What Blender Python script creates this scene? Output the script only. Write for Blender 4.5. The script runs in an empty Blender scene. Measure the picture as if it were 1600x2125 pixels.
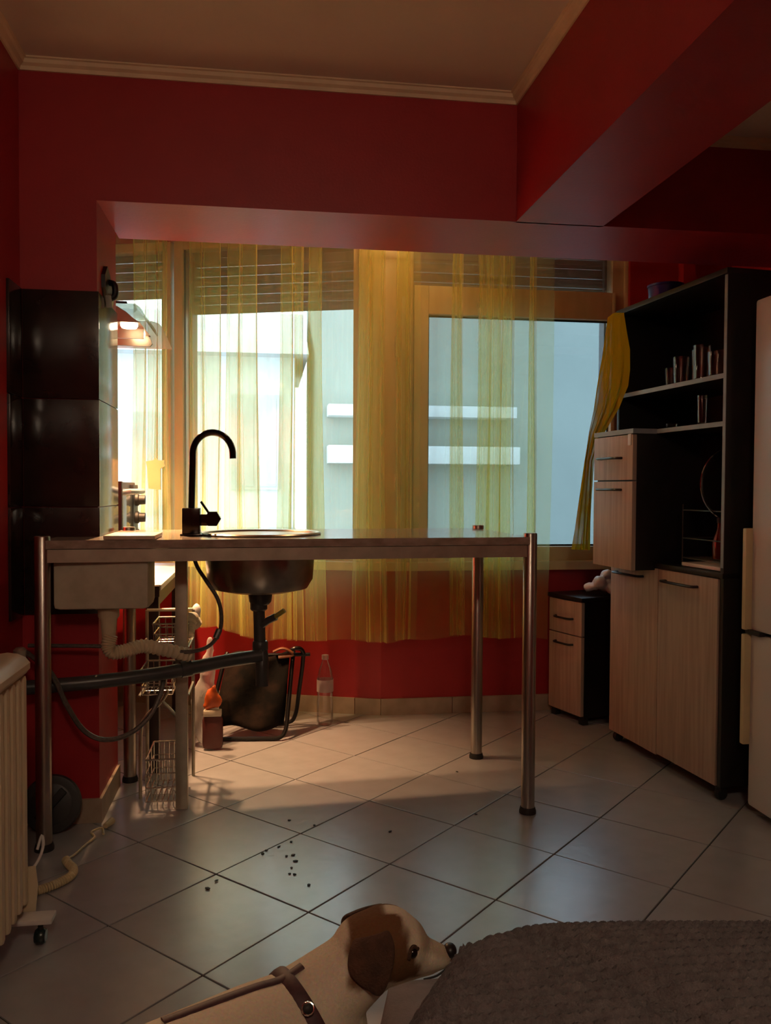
import bpy, bmesh, math, random
from mathutils import Vector, Matrix
random.seed(7)
C = bpy.context.scene.collection
sin, cos, PI = math.sin, math.cos, math.pi
R = math.radians

# ------------------------------------------------------------------ camera, sky, lights, exposure
cam = bpy.data.objects.new('camera', bpy.data.cameras.new('camera')); C.objects.link(cam)
cam.data.sensor_fit = 'VERTICAL'; cam.data.sensor_height = 36; cam.data.lens = 36 * 1740.2 / 2125
cam.data.clip_start = .02
cam.matrix_world = (Matrix.Translation((0, 0, 1.038)) @ Matrix.Rotation(-R(8.077), 4, 'Z')
                    @ Matrix.Rotation(R(90 - 1.652), 4, 'X') @ Matrix.Rotation(R(.274), 4, 'Z'))
bpy.context.scene.camera = cam
w = bpy.data.worlds.new('overcast_sky'); bpy.context.scene.world = w; w.use_nodes = True
bg = w.node_tree.nodes['Background']; bg.inputs[0].default_value = (.65, .83, 1, 1); bg.inputs[1].default_value = 4.9

def light(name, kind, loc, energy, col, size=.1, rot=(0, 0, 0), **k):
    l = bpy.data.lights.new(name, kind); l.energy = energy; l.color = col
    if kind == 'AREA': l.size = size; l.size_y = k.pop('size_y', size); l.shape = 'RECTANGLE'
    else: l.shadow_soft_size = size
    for a, b in k.items(): setattr(l, a, b)
    o = bpy.data.objects.new(name, l); o.location = loc; o.rotation_euler = rot; C.objects.link(o); return o
ROOM_LAMP, HOOD_LAMP, ALCOVE_LAMP = 23.0, 120.0, 4.5
WARM = (1, .76, .54)
light('hood_light', 'SPOT', (-.50, 3.20, 1.612), HOOD_LAMP, (1, .53, .25), .022, (R(-8), R(14), 0), spot_size=R(124), spot_blend=.55)
light('hood_light', 'SPOT', (-.50, 3.39, 1.612), HOOD_LAMP, (1, .53, .25), .022, (R(-14), R(14), 0), spot_size=R(124), spot_blend=.55)
for (x, y, rz, wd) in ((1.17, 3.90, 0, 1.05), (.0, 4.09, -18.5, 1.0)):   # portals at the two windows
    p = light('window_portal', 'AREA', (x, y, 1.4), 0, (1, 1, 1), wd, (R(-90), 0, R(rz)), size_y=1.35)
    p.data.cycles.is_portal = True
vs = bpy.context.scene.view_settings
vs.view_transform = 'Standard'; vs.look = 'None'; vs.gamma = 1; vs.use_curve_mapping = False; vs.exposure = 0

# ------------------------------------------------------------------ materials
MATS = {}
def mat(name, c1, c2=None, scale=8, rough=.5, metal=0, bump=0, bscale=None, stretch=(1, 1, 1), spec=.5, trans=0, coat=0, lo=.35, hi=.65):
    if name in MATS: return MATS[name]
    m = bpy.data.materials.new(name); m.use_nodes = True; nt = m.node_tree; n = nt.nodes; L = nt.links
    b = n['Principled BSDF']; MATS[name] = m
    b.inputs['Roughness'].default_value = rough; b.inputs['Metallic'].default_value = metal
    b.inputs['Specular IOR Level'].default_value = spec; b.inputs['Coat Weight'].default_value = coat
    b.inputs['Transmission Weight'].default_value = trans
    c2 = c2 or tuple(v * .88 for v in c1)
    tc = n.new('ShaderNodeTexCoord'); mp = n.new('ShaderNodeMapping'); mp.inputs['Scale'].default_value = stretch
    nz = n.new('ShaderNodeTexNoise'); nz.inputs['Scale'].default_value = scale; nz.inputs['Detail'].default_value = 5
    cr = n.new('ShaderNodeValToRGB'); e = cr.color_ramp.elements
    e[0].position, e[1].position = lo, hi; e[0].color = (*c1, 1); e[1].color = (*c2, 1)
    L.new(tc.outputs['Object'], mp.inputs[0]); L.new(mp.outputs[0], nz.inputs['Vector']); L.new(nz.outputs['Fac'], cr.inputs[0])
    L.new(cr.outputs[0], b.inputs['Base Color'])
    if bump:
        n2 = n.new('ShaderNodeTexNoise'); n2.inputs['Scale'].default_value = bscale or scale * 4; n2.inputs['Detail'].default_value = 4
        L.new(mp.outputs[0], n2.inputs['Vector'])
        bp = n.new('ShaderNodeBump'); bp.inputs['Strength'].default_value = bump; bp.inputs['Distance'].default_value = .01
        L.new(n2.outputs['Fac'], bp.inputs['Height']); L.new(bp.outputs[0], b.inputs['Normal'])
    return m
def emit(name, col, s):
    m = mat(name, col); b = m.node_tree.nodes['Principled BSDF']
    b.inputs['Emission Color'].default_value = (*col, 1); b.inputs['Emission Strength'].default_value = s; return m
def sheer(name, col, opac, refl=.4, rough=.6, tcol=(1, 1, 1)):
    m = bpy.data.materials.new(name); m.use_nodes = True; n = m.node_tree.nodes; L = m.node_tree.links
    n.remove(n['Principled BSDF']); out = n['Material Output']
    tr = n.new('ShaderNodeBsdfTransparent'); tr.inputs[0].default_value = (*tcol, 1)
    tl = n.new('ShaderNodeBsdfTranslucent'); tl.inputs[0].default_value = (*col, 1)
    df = n.new('ShaderNodeBsdfDiffuse'); df.inputs[0].default_value = (*col, 1)
    tc = n.new('ShaderNodeTexCoord'); mp = n.new('ShaderNodeMapping'); mp.inputs['Scale'].default_value = (1, 1, .25)
    nz = n.new('ShaderNodeTexNoise'); nz.inputs['Scale'].default_value = 30; nz.inputs['Detail'].default_value = 4
    mr = n.new('ShaderNodeMapRange'); mr.inputs['From Min'].default_value = .3; mr.inputs['From Max'].default_value = .7
    mr.inputs['To Min'].default_value = opac * .85; mr.inputs['To Max'].default_value = min(1, opac * 1.15)
    L.new(tc.outputs['Object'], mp.inputs[0]); L.new(mp.outputs[0], nz.inputs['Vector']); L.new(nz.outputs['Fac'], mr.inputs['Value'])
    def ma(op, a, b):   # woven cloth gets denser where it is seen edge on: 1 - (1 - a) ^ (1 / cos)
        q = n.new('ShaderNodeMath'); q.operation = op
        for i_, v in enumerate((a, b)):
            if isinstance(v, (int, float)): q.inputs[i_].default_value = v
            else: L.new(v, q.inputs[i_])
        return q.outputs[0]
    lw = n.new('ShaderNodeLayerWeight'); lw.inputs[0].default_value = .5
    cs = ma('MAXIMUM', ma('SUBTRACT', 1.0, lw.outputs['Facing']), .12)
    dens = ma('SUBTRACT', 1.0, ma('POWER', ma('SUBTRACT', 1.0, mr.outputs[0]), ma('DIVIDE', 1.0, cs)))
    m1 = n.new('ShaderNodeMixShader'); m1.inputs[0].default_value = refl
    m2 = n.new('ShaderNodeMixShader')
    L.new(tl.outputs[0], m1.inputs[1]); L.new(df.outputs[0], m1.inputs[2])
    L.new(dens, m2.inputs[0]); L.new(tr.outputs[0], m2.inputs[1]); L.new(m1.outputs[0], m2.inputs[2])
    L.new(m2.outputs[0], out.inputs[0]); MATS[name] = m; return m
def mod(m, **k):
    for a, v in k.items(): m.node_tree.nodes['Principled BSDF'].inputs[a].default_value = v
def thin_glass(name, tint=(1, 1, 1), rough=.02, f=.08, fw=.6):
    m = bpy.data.materials.new(name); m.use_nodes = True; n = m.node_tree.nodes; L = m.node_tree.links
    n.remove(n['Principled BSDF']); out = n['Material Output']
    tr = n.new('ShaderNodeBsdfTransparent'); tr.inputs[0].default_value = (*tint, 1)
    gl = n.new('ShaderNodeBsdfGlossy'); gl.inputs['Roughness'].default_value = rough
    lw = n.new('ShaderNodeLayerWeight'); lw.inputs[0].default_value = .25
    mr = n.new('ShaderNodeMath'); mr.operation = 'MULTIPLY_ADD'; mr.inputs[1].default_value = fw; mr.inputs[2].default_value = f
    L.new(lw.outputs['Fresnel'], mr.inputs[0]); mx = n.new('ShaderNodeMixShader')
    L.new(mr.outputs[0], mx.inputs[0]); L.new(tr.outputs[0], mx.inputs[1]); L.new(gl.outputs[0], mx.inputs[2]); L.new(mx.outputs[0], out.inputs[0])
    MATS[name] = m; return m

RED = mat('red_wall_paint', (.36, .015, .020), (.325, .0125, .017), 5, .46, bump=.06, bscale=120)
CEIL = mat('ceiling_paint', (.74, .65, .54), (.70, .61, .50), 4, .8, bump=.05, bscale=90)
CORN = mat('cornice_plaster', (.82, .66, .42), None, 12, .6)
TILE = mat('floor_tile_stone', (.36, .37, .39), (.285, .29, .305), 14, .28, bump=.06, bscale=26, spec=.5, lo=.2, hi=.8)
TILE.node_tree.nodes['Principled BSDF'].inputs['IOR'].default_value = 2.15
GROUT = mat('dark_grout', (.055, .05, .045), None, 30, .9)
DTILE = mat('dark_brown_wall_tile', (.026, .016, .014), (.018, .011, .010), 14, .16, spec=.5, bump=.02)
SKIRT = mat('beige_skirting_tile', (.42, .33, .25), (.32, .25, .18), 12, .5)
FRAME = mat('cream_window_frame', (.62, .52, .30), (.55, .45, .25), 6, .42, stretch=(3, 3, .6))
SHUT = mat('grey_shutter_slat', (.30, .27, .22), None, 10, .5)
BLUE_GASKET = mat('dark_gasket', (.02, .03, .035), None, 20, .5)
GLASS = thin_glass('window_glass')
GLASS2 = thin_glass('tinted_window_glass', (.66, .69, .70))  # greyer see-through tint than the other panes
SHEER = sheer('yellow_organza', (.95, .91, .36), .20, .30, tcol=(.985, .985, .87))
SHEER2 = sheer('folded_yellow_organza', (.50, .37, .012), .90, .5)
STEEL = mat('brushed_steel', (.46, .42, .37), (.36, .33, .29), 30, .30, 1, stretch=(1, 1, .1))
RAIL = mat('satin_steel_rail', (.50, .46, .36), (.40, .36, .28), 20, .42, .7)
CHROME = mat('chrome', (.75, .73, .70), None, 10, .14, 1)
TOP = mat('speckled_worktop', (.38, .31, .25), (.25, .20, .155), 55, .14, spec=.8, stretch=(.5, 1, 1))
BASIN = mat('beige_basin_underside', (.50, .46, .35), (.42, .38, .28), 25, .55)
SINKM = mat('steel_sink', (.42, .39, .33), (.33, .30, .25), 18, .28, 1)
PIPE = mat('grey_plastic_pipe', (.055, .058, .058), (.042, .044, .044), 20, .35)
HOSEB = mat('beige_ribbed_hose', (.64, .54, .36), (.56, .46, .30), 20, .5)
HOSEG = mat('braided_grey_hose', (.14, .125, .105), (.09, .08, .07), 120, .4, .3)
BLACKF = mat('dark_bronze_faucet', (.030, .020, .016), None, 10, .16, .75)
BLK = mat('black_laminate', (.008, .007, .007), (.006, .0055, .0055), 20, .42)
EDGE = mat('shelf_edge_band', (.27, .33, .36), None, 20, .30)
OAK = mat('oak_laminate', (.46, .36, .285), (.33, .25, .19), 9, .45, stretch=(7, 7, .35), lo=.3, hi=.7)
HAND = mat('dark_handle', (.03, .03, .032), None, 10, .3, .4)
WHITE = mat('white_enamel', (.62, .60, .58), (.59, .57, .55), 3, .30)
CREAMP = mat('cream_plastic', (.62, .52, .30), None, 6, .4)
RADM = mat('cream_radiator_paint', (.60, .50, .34), None, 6, .38)
RUB = mat('black_rubber', (.010, .010, .010), None, 20, .6)
TUBE = mat('black_lacquered_tube', (.006, .005, .005), None, 20, .35, spec=.3)
DGREY = mat('dark_grey_plastic', (.035, .038, .038), (.028, .030, .030), 15, .45)
COUNTER = mat('white_worktop', (.78, .74, .70), None, 6, .35)
DWOOD = mat('dark_brown_wood', (.035, .016, .012), (.022, .010, .008), 8, .45, stretch=(5, 5, .5))
WIRE = mat('chrome_wire', (.70, .66, .60), None, 10, .18, 1)
HOODM = mat('hood_metal', (.34, .31, .23), (.28, .25, .19), 14, .38, .6)
HGLASS = sheer('frosted_hood_glass', (.80, .76, .58), .55, .2)
BULB = emit('hood_bulb', (1, .80, .52), 14)
CAMO = mat('dark_camouflage_cloth', (.004, .0035, .003), (.017, .010, .007), 9, .9, spec=.12, lo=.42, hi=.58, bump=.2)
PLASTIC = thin_glass('clear_plastic', (.97, .95, .95), .12, .05)
FOGGY = sheer('cloudy_plastic_bag', (.62, .60, .58), .35, .6)
ORANGE = mat('orange_packet', (.62, .12, .02), (.48, .08, .012), 20, .5)
PAPER = mat('pale_label', (.62, .55, .42), None, 20, .6)
BAGW = mat('white_plastic_bag', (.80, .80, .82), (.70, .70, .74), 14, .4)
BLUE = mat('blue_plastic', (.012, .018, .20), None, 8, .35)
TUMBLER = thin_glass('drinking_glass', (.95, .94, .92), .03, .035, .30)
KNIT = mat('grey_knit_wool', (.145, .135, .137), (.10, .093, .095), 60, .95, bump=.5, bscale=380)
SOFA = mat('smooth_grey_cloth', (.20, .18, .18), (.175, .16, .16), 60, .9, bump=.15, bscale=300)
HARN = mat('maroon_harness_web', (.055, .020, .024), (.035, .013, .016), 160, .6)
FACADE = mat('blue_grey_render', (.285, .335, .305), (.255, .30, .275), .9, .9, bump=.1, bscale=12)
FACADE2 = mat('pale_render', (.82, .88, .90), (.76, .82, .85), .7, .9)
LEDGE = mat('white_concrete', (.66, .72, .74), None, 2, .8)
WINP = mat('dark_house_window', (.62, .68, .72), None, 2, .3)
ROOF = mat('grey_roof_sheet', (.72, .75, .80), (.66, .69, .75), 2, .8, stretch=(1, .2, 6))
ROADM = mat('asphalt', (.20, .20, .20), None, 6, .9)
WOODB = mat('pale_wooden_board', (.62, .46, .34), (.54, .39, .28), 12, .5, stretch=(1, 6, 6))

# ------------------------------------------------------------------ mesh helpers
ORG = {}
def box(bm, a, b, bev=0):
    x0, y0, z0 = a; x1, y1, z1 = b
    m = Matrix.Translation(((x0 + x1) / 2, (y0 + y1) / 2, (z0 + z1) / 2)) @ Matrix.Diagonal((abs(x1 - x0), abs(y1 - y0), abs(z1 - z0), 1))
    r = bmesh.ops.create_cube(bm, size=1, matrix=m)
    if bev:
        es = list({e for v in r['verts'] for e in v.link_edges})
        bmesh.ops.bevel(bm, geom=es, offset=bev, segments=2, affect='EDGES', profile=.6)
    return bm
def B(a, b, bev=0): return box(bmesh.new(), a, b, bev)
def prism(bm, pts, z0, z1, axis='z'):
    def P(u, v, h): return {'z': (u, v, h), 'y': (u, h, v), 'x': (h, u, v)}[axis]
    lo = [bm.verts.new(P(u, v, z0)) for u, v in pts]; hi = [bm.verts.new(P(u, v, z1)) for u, v in pts]
    n = len(pts)
    fs = [bm.faces.new(lo[::-1]), bm.faces.new(hi)] + [bm.faces.new((lo[i], lo[(i + 1) % n], hi[(i + 1) % n], hi[i])) for i in range(n)]
    bmesh.ops.recalc_face_normals(bm, faces=fs); return bm
def smooth_path(pts, k=6):
    pts = [Vector(p) for p in pts]; out = []
    for i in range(len(pts) - 1):
        p0, p1, p2, p3 = pts[max(i - 1, 0)], pts[i], pts[i + 1], pts[min(i + 2, len(pts) - 1)]
        for j in range(k):
            t = j / k
            out.append(.5 * ((2 * p1) + (p2 - p0) * t + (2 * p0 - 5 * p1 + 4 * p2 - p3) * t * t + (3 * p1 - p0 - 3 * p2 + p3) * t ** 3))
    out.append(pts[-1]); return out
def tube(bm, pts, r, seg=10, close=False, ry=None, up=None, cap=True):
    """sweep a circle (or an ellipse r x ry) along pts; r may be a list"""
    pts = [Vector(p) for p in pts]; n = len(pts); rings = []; prev = Vector(up) if up else None
    for i, p in enumerate(pts):
        if close: t = pts[(i + 1) % n] - pts[i - 1]
        else: t = pts[min(i + 1, n - 1)] - pts[max(i - 1, 0)]
        if t.length < 1e-9: t = Vector((0, 0, 1))
        t.normalize()
        if prev is None: prev = Vector((0, 0, 1)) if abs(t.z) < .9 else Vector((1, 0, 0))
        a = prev - t * prev.dot(t)
        if a.length < 1e-6: a = t.orthogonal()
        a.normalize(); b = t.cross(a); prev = a
        rr = r[i] if isinstance(r, (list, tuple)) else r
        r2 = (ry[i] if isinstance(ry, (list, tuple)) else ry) if ry else rr
        rings.append([bm.verts.new(p + a * cos(2 * PI * k / seg) * rr + b * sin(2 * PI * k / seg) * r2) for k in range(seg)])
    for i in range(n if close else n - 1):
        A, D = rings[i], rings[(i + 1) % n]
        for k in range(seg): bm.faces.new((A[k], A[(k + 1) % seg], D[(k + 1) % seg], D[k]))
    if not close and cap: bm.faces.new(rings[0][::-1]); bm.faces.new(rings[-1])
    return bm
def T(pts, r, seg=10, **k): return tube(bmesh.new(), pts, r, seg, **k)
def lathe(bm, prof, c=(0, 0, 0), seg=28, axis='z'):
    rings = []
    for r, h in prof:
        ring = []
        for k in range(seg):
            u, v = r * cos(2 * PI * k / seg), r * sin(2 * PI * k / seg)
            q = {'z': (u, v, h), 'y': (u, h, v), 'x': (h, u, v)}[axis]
            ring.append(bm.verts.new((c[0] + q[0], c[1] + q[1], c[2] + q[2])))
        rings.append(ring)
    fs = []
    for A, D in zip(rings, rings[1:]):
        for k in range(seg): fs.append(bm.faces.new((A[k], A[(k + 1) % seg], D[(k + 1) % seg], D[k])))
    if prof[0][0] > 1e-6: fs.append(bm.faces.new(rings[0][::-1]))
    if prof[-1][0] > 1e-6: fs.append(bm.faces.new(rings[-1]))
    bmesh.ops.remove_doubles(bm, verts=[v for r in rings for v in r], dist=1e-6)
    bmesh.ops.recalc_face_normals(bm, faces=bm.faces[:]); return bm
def LA(prof, c=(0, 0, 0), seg=28, axis='z'): return lathe(bmesh.new(), prof, c, seg, axis)
def blob(bm, c, r, sub=2, rot=None):
    m = Matrix.Translation(c) @ (rot or Matrix()) @ Matrix.Diagonal((*r, 1))
    bmesh.ops.create_icosphere(bm, subdivisions=sub, radius=1, matrix=m); return bm
def root_of(o):
    while o.parent: o = o.parent
    return o
def obj(name, bm, m, parent=None, smooth=True, label=None, ang=35):
    me = bpy.data.meshes.new(name)
    if parent is not None:
        g = ORG.get(root_of(parent).name)
        if g is not None: bmesh.ops.translate(bm, vec=-g, verts=bm.verts[:])
    bm.to_mesh(me); bm.free(); me.materials.append(m)
    if smooth: me.shade_smooth(); me.set_sharp_from_angle(angle=R(ang))
    o = bpy.data.objects.new(name, me); C.objects.link(o)
    if parent is not None: o.parent = parent
    if label: o['label'] = label
    return o
def tag(o, label, cat, group=None, kind=None):
    o['label'] = label; o['category'] = cat
    if group: o['group'] = group
    if kind: o['kind'] = kind
    return o
def thing(name, label, cat, loc=(0, 0, 0), rotz=0, group=None, local=False):
    o = bpy.data.objects.new(name, None); C.objects.link(o); o.location = loc; o.rotation_euler = (0, 0, rotz)
    o.empty_display_size = .05
    ORG[o.name] = Vector((0, 0, 0)) if local else Vector(loc)
    return tag(o, label, cat, group)
def struct(name, bm, m, smooth=False):
    o = obj(name, bm, m, None, smooth); o['kind'] = 'structure'; return o
def dup(o, parent=None):
    c = o.copy(); C.objects.link(c)
    if parent: c.parent = parent
    for ch in [x for x in bpy.data.objects if x.parent == o]: dup(ch, c)
    return c

# ------------------------------------------------------------------ the room
H = 2.31; W = 2.667; ZS = 1.905            # ceiling, plane of the wall with the opening, underside of the beams
XL, XC, XR = -.734, -.511, 2.2             # left wall, edge of the wall stub, right wall
K = Vector((.517, 3.767)); AL = R(18.5)    # corner where the two window walls meet
def KL(x, y, z=0):                         # local frame of the left window wall (x to the right, y outwards)
    return (K.x + x * cos(AL) + y * sin(AL), K.y - x * sin(AL) + y * cos(AL), z)
floor = struct('floor', B((-2.2, -2.6, -.15), (2.5, 5.0, -.004)), GROUT)
g0 = Vector((-.1337, 1.7912)); s = .3333
tile_me = None; gap = .0022
bmt = B((gap, gap, -.03), (s - gap, s - gap, 0), .0012)
tile_me = bpy.data.meshes.new('floor_tile'); bmt.to_mesh(tile_me); bmt.free(); tile_me.materials.append(TILE)
for i in range(-12, 14):
    for j in range(-12, 14):
        c = g0 + Vector(((i + .5 - j - .5) * s * .70711, (i + j + 1) * s * .70711))
        if not (-1.0 < c.x < 2.3 and .15 < c.y < 4.2): continue
        if c.x < -.75 and c.y < 2.6: continue
        if c.y > 4.05 and c.x > .1: continue
        o = bpy.data.objects.new('floor_tile', tile_me); C.objects.link(o); o.parent = floor
        p = g0 + Vector(((i - j) * s * .70711, (i + j) * s * .70711))
        o.location = (p.x, p.y, random.uniform(-.0005, 0)); o.rotation_euler = (random.uniform(-.001, .001), random.uniform(-.001, .001), R(45))
struct('floor_outer', B((-2.2, -2.6, -.003), (2.5, .25, -.0005)), TILE)

struct('wall_left', B((XL - .2, -2.6, 0), (XL, W + .01, H + .1)), RED)
struct('wall_right', B((XR, -2.6, 0), (XR + .2, 4.2, H + .1)), RED)
struct('wall_rear', B((XL - .2, -2.8, 0), (XR + .2, -2.6, H + .1)), RED)
struct('wall_front', B((XL - .35, W, 0), (XC, 2.99, H + .1)), RED)                # the stub left of the opening
struct('wall_lintel', B((XC, W, ZS), (XR, 3.06, H + .1), 0), RED)
bmb = bmesh.new(); prism(bmb, [(.803, W + .01), (1.10, W + .01), (1.138, .0), (1.138, -2.6), (.84, -2.6), (.84, .0)], ZS, H + .1)
struct('trim_beam', bmb, RED)
struct('ceiling', B((XL - .2, -2.8, H), (.95, W + .05, H + .12)), CEIL)
struct('ceiling_right', B((1.05, -2.8, 2.215), (XR + .2, W + .02, 2.35)), CEIL)
struct('ceiling_alcove', B((-1.3, 3.0, 2.30), (XR + .2, 4.8, 2.42)), CEIL)
struct('wall_alcove', B((-1.05, 2.97, 0), (-.85, 4.5, 2.35)), RED)
# crown cornice: a stepped profile swept along each run, mitred at the corners
def cornice(name, runs, z, h=.032, d=.030):
    bm = bmesh.new(); prof = [(0, 0), (.006, 0), (.010, .010), (.020, .016), (.024, .026), (d, .028), (d, h), (0, h)]
    for pts, nrm in runs:
        rings = []
        for (x, y), (nx, ny) in zip(pts, nrm):
            rings.append([bm.verts.new((x + nx * u, y + ny * u, z - h + v)) for u, v in prof])
        for A, D in zip(rings, rings[1:]):
            for k in range(len(prof)): bm.faces.new((A[k], A[(k + 1) % len(prof)], D[(k + 1) % len(prof)], D[k]))
    bmesh.ops.recalc_face_normals(bm, faces=bm.faces[:]); return struct(name, bm, CORN)
cornice('trim_cornice', [([(XL, -2.6), (XL, W), (.8035, W), (.84, 0), (.84, -2.6)], [(1, 0), (1, -1), (-1, -1), (-1, 0), (-1, 0)])], H)
cornice('trim_cornice_right', [([(1.10, W), (XR, W)], [(0, -1), (0, -1)])], 2.215, .028)

# window walls: below the sills, above the windows, and the solid bit on the right
def KLprism(x0, x1, y0, y1, z0, z1): return prism(bmesh.new(), [KL(x0, y0)[:2], KL(x1, y0)[:2], KL(x1, y1)[:2], KL(x0, y1)[:2]], z0, z1)
struct('wall_back', prism(bmesh.new(), [KL(-1.6, 0)[:2], tuple(K), (1.70, K.y), (1.70, K.y + .2), KL(.0, .2)[:2], KL(-1.6, .2)[:2]], 0, .66), RED)
struct('wall_back_right', B((1.69, K.y, 0), (XR + .1, K.y + .2, 2.4)), RED)
struct('trim_pilaster', B((1.93, K.y - .05, 0), (1.99, K.y + .01, 2.31)), RED)
struct('wall_back_top', prism(bmesh.new(), [KL(-1.6, 0.02)[:2], (K.x, K.y + .02), (1.75, K.y + .02), (1.75, K.y + .3), KL(.05, .3)[:2], KL(-1.6, .3)[:2]], 2.2, 2.45), RED)

# dark tiles, 33 cm courses, on the stub, its reveal and the left wall
ctr = bpy.data.objects.new('wall_tiling', None); C.objects.link(ctr); ctr['kind'] = 'structure'; ORG['wall_tiling'] = Vector((0, 0, 0))
wt = bpy.data.objects['wall_front']; ORG['wall_front'] = Vector((0, 0, 0)); ORG['wall_left'] = Vector((0, 0, 0)); bpy.data.objects.remove(ctr)
for k in range(3):
    z0, z1 = .648 + k * .328, .648 + (k + 1) * .328 - .0025
    obj('wall_tile', B((XL + .008, W - .008, z0), (XC + .006, W + .002, z1), .001), DTILE, wt)
    obj('wall_tile', B((XC - .002, W - .004, z0), (XC + .005, 2.992, z1), .001), DTILE, wt)
    obj('wall_tile', B((XL - .002, 2.53, z0), (XL + .008, W - .008, z1), .001), DTILE, bpy.data.objects['wall_left'])
# skirting tiles: a piece every 33 cm
def skirt(name, pts, h=.075, t=.009, step=.333):
    e = bpy.data.objects.new(name, None); C.objects.link(e); e['kind'] = 'structure'; ORG[e.name] = Vector((0, 0, 0))
    for (a, b) in zip(pts, pts[1:]):
        a, b = Vector(a), Vector(b); L = (b - a).length; d = (b - a) / L; nrm = Vector((d.y, -d.x)); q = 0
        while q < L - .01:
            e1 = min(q + step - .003, L); p0, p1 = a + d * q, a + d * e1
            obj('skirting_tile', prism(bmesh.new(), [tuple(p0), tuple(p1), tuple(p1 + nrm * t), tuple(p0 + nrm * t)], 0, h), SKIRT, e, False); q += step
    return e
skirt('baseboard_back', [KL(-1.45, 0)[:2], tuple(K), (XR, K.y)])
skirt('baseboard_front', [(XL, W), (XC, W)])
skirt('baseboard_reveal', [(XC, W - .009), (XC, 2.99)])
skirt('baseboard_left', [(XL, 1.0), (XL, W)])

# ------------------------------------------------------------------ windows
def window(name, org, rot, x0, x1, z0, z1, fw, gl, slats, sash=None, gm=None):
    """frame around x0..x1 / z0..z1, glass rectangle gl=(x0,x1,z0,z1), roller shutter slats between two heights"""
    e = bpy.data.objects.new(name, None); C.objects.link(e); e.location = org; e.rotation_euler = (0, 0, rot); e['kind'] = 'structure'
    ORG[e.name] = Vector((0, 0, 0))
    gx0, gx1, gz0, gz1 = gl
    f = bmesh.new(); yo0, yo1 = .02, .09
    for a, b in (((x0, yo0, z0), (x0 + fw, yo1, z1)), ((x1 - fw, yo0, z0), (x1, yo1, z1)), ((x0 + fw, yo0, z0), (x1 - fw, yo1, z0 + .045)), ((x0 + fw, yo0, z1 - .04), (x1 - fw, yo1, z1))):
        box(f, a, b, .004)
    fr = obj('frame', f, FRAME, e)
    if sash:
        box_j = B((gx1 + .015, .03, z0), (x1, .12, z1)); obj('jamb', box_j, FRAME, e)
        sx0, sx1, sz0, sz1 = sash; q = bmesh.new()
        for a, b in (((sx0, .0, sz0), (gx0, .07, sz1)), ((gx1, .0, sz0), (sx1, .07, sz1)), ((gx0, .0, sz0), (gx1, .07, gz0)), ((gx0, .0, gz1), (gx1, .07, sz1))):
            box(q, a, b, .005)
        obj('sash', q, FRAME, e)
    g = bmesh.new()
    for a, b in (((gx0, .03, gz0), (gx0 + .008, .036, gz1)), ((gx1 - .008, .03, gz0), (gx1, .036, gz1)), ((gx0, .03, gz1 - .008), (gx1, .036, gz1)), ((gx0, .03, gz0), (gx1, .036, gz0 + .008))): box(g, a, b)
    obj('gasket', g, BLUE_GASKET, e)
    obj('pane', B((gx0, .040, gz0), (gx1, .046, gz1)), gm or GLASS, e)
    sz0, sz1, sx0, sx1 = slats; z = sz0
    while z < sz1:
        b = bmesh.new(); prism(b, [(.125, z), (.139, z + .006), (.142, z + .020), (.139, z + .039), (.125, z + .0447)], sx0, sx1, 'x')
        obj('shutter_slat', b, SHUT, e); z += .045
    gd = bmesh.new(); box(gd, (sx0 - .012, .10, z0), (sx0 + .012, .16, z1)); box(gd, (sx1 - .012, .10, z0), (sx1 + .012, .16, z1)); obj('shutter_guide', gd, SHUT, e)
    return e
ko = (K.x, K.y, 0)
w1 = window('window_1', ko, -AL, -1.012, -.095, .70, 2.2, .045, (-.965, -.105, .745, 2.19), (1.872, 2.25, -.965, -.10))
w2 = window('window_2', ko, 0, .125, 1.175, .70, 2.2, .02, (.212, 1.085, .768, 1.828), (1.957, 2.25, .145, 1.10), (.145, 1.105, .70, 1.957), GLASS2)
obj('transom_pane', B((.145, .05, 1.957), (1.105, .056, 2.17)), GLASS, w2)
w3 = window('window_3', ko, -AL, -1.46, -1.03, .70, 2.2, .04, (-1.42, -1.07, .745, 2.19), (1.955, 2.25, -1.42, -1.07))
ps = prism(bmesh.new(), [KL(-.105, -.006)[:2], (K.x - .002, K.y - .008), (K.x + .135, K.y - .006), (K.x + .135, K.y + .11), KL(-.105, .11)[:2]], .66, 2.25)
post = struct('trim_window_post', ps, FRAME); ORG[post.name] = Vector((0, 0, 0))
for z0, z1 in ((1.625, 1.72), (1.02, 1.10)):
    obj('hinge', B((K.x + .055, K.y - .028, z0), (K.x + .078, K.y - .004, z1), .005), FRAME, post)
obj('cover_strip', B((K.x + .085, K.y - .014, .70), (K.x + .103, K.y - .004, 1.90), .003), WHITE, post, label='white strip')
sl = prism(bmesh.new(), [KL(-1.45, -.05)[:2], (K.x + .0, K.y - .055), (1.70, K.y - .055), (1.70, K.y + .05), KL(0, .05)[:2], KL(-1.45, .05)[:2]], .664, .702)
struct('trim_window_sill', sl, FRAME)
# cream handle of the far left window
hd = thing('window_handle', 'small cream plastic catch hanging on the yellow curtain left of the big window', 'handle', (-.47, 3.66, 1.05))
obj('lever', prism(bmesh.new(), [(-.495, 1.03), (-.445, 1.025), (-.445, 1.115), (-.427, 1.125), (-.43, 1.15), (-.455, 1.15), (-.462, 1.16), (-.475, 1.15), (-.505, 1.145), (-.50, 1.115)], 3.655, 3.67, 'y'), mat('catch_plastic', (.34, .28, .14), None, 8, .5), hd)

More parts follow.
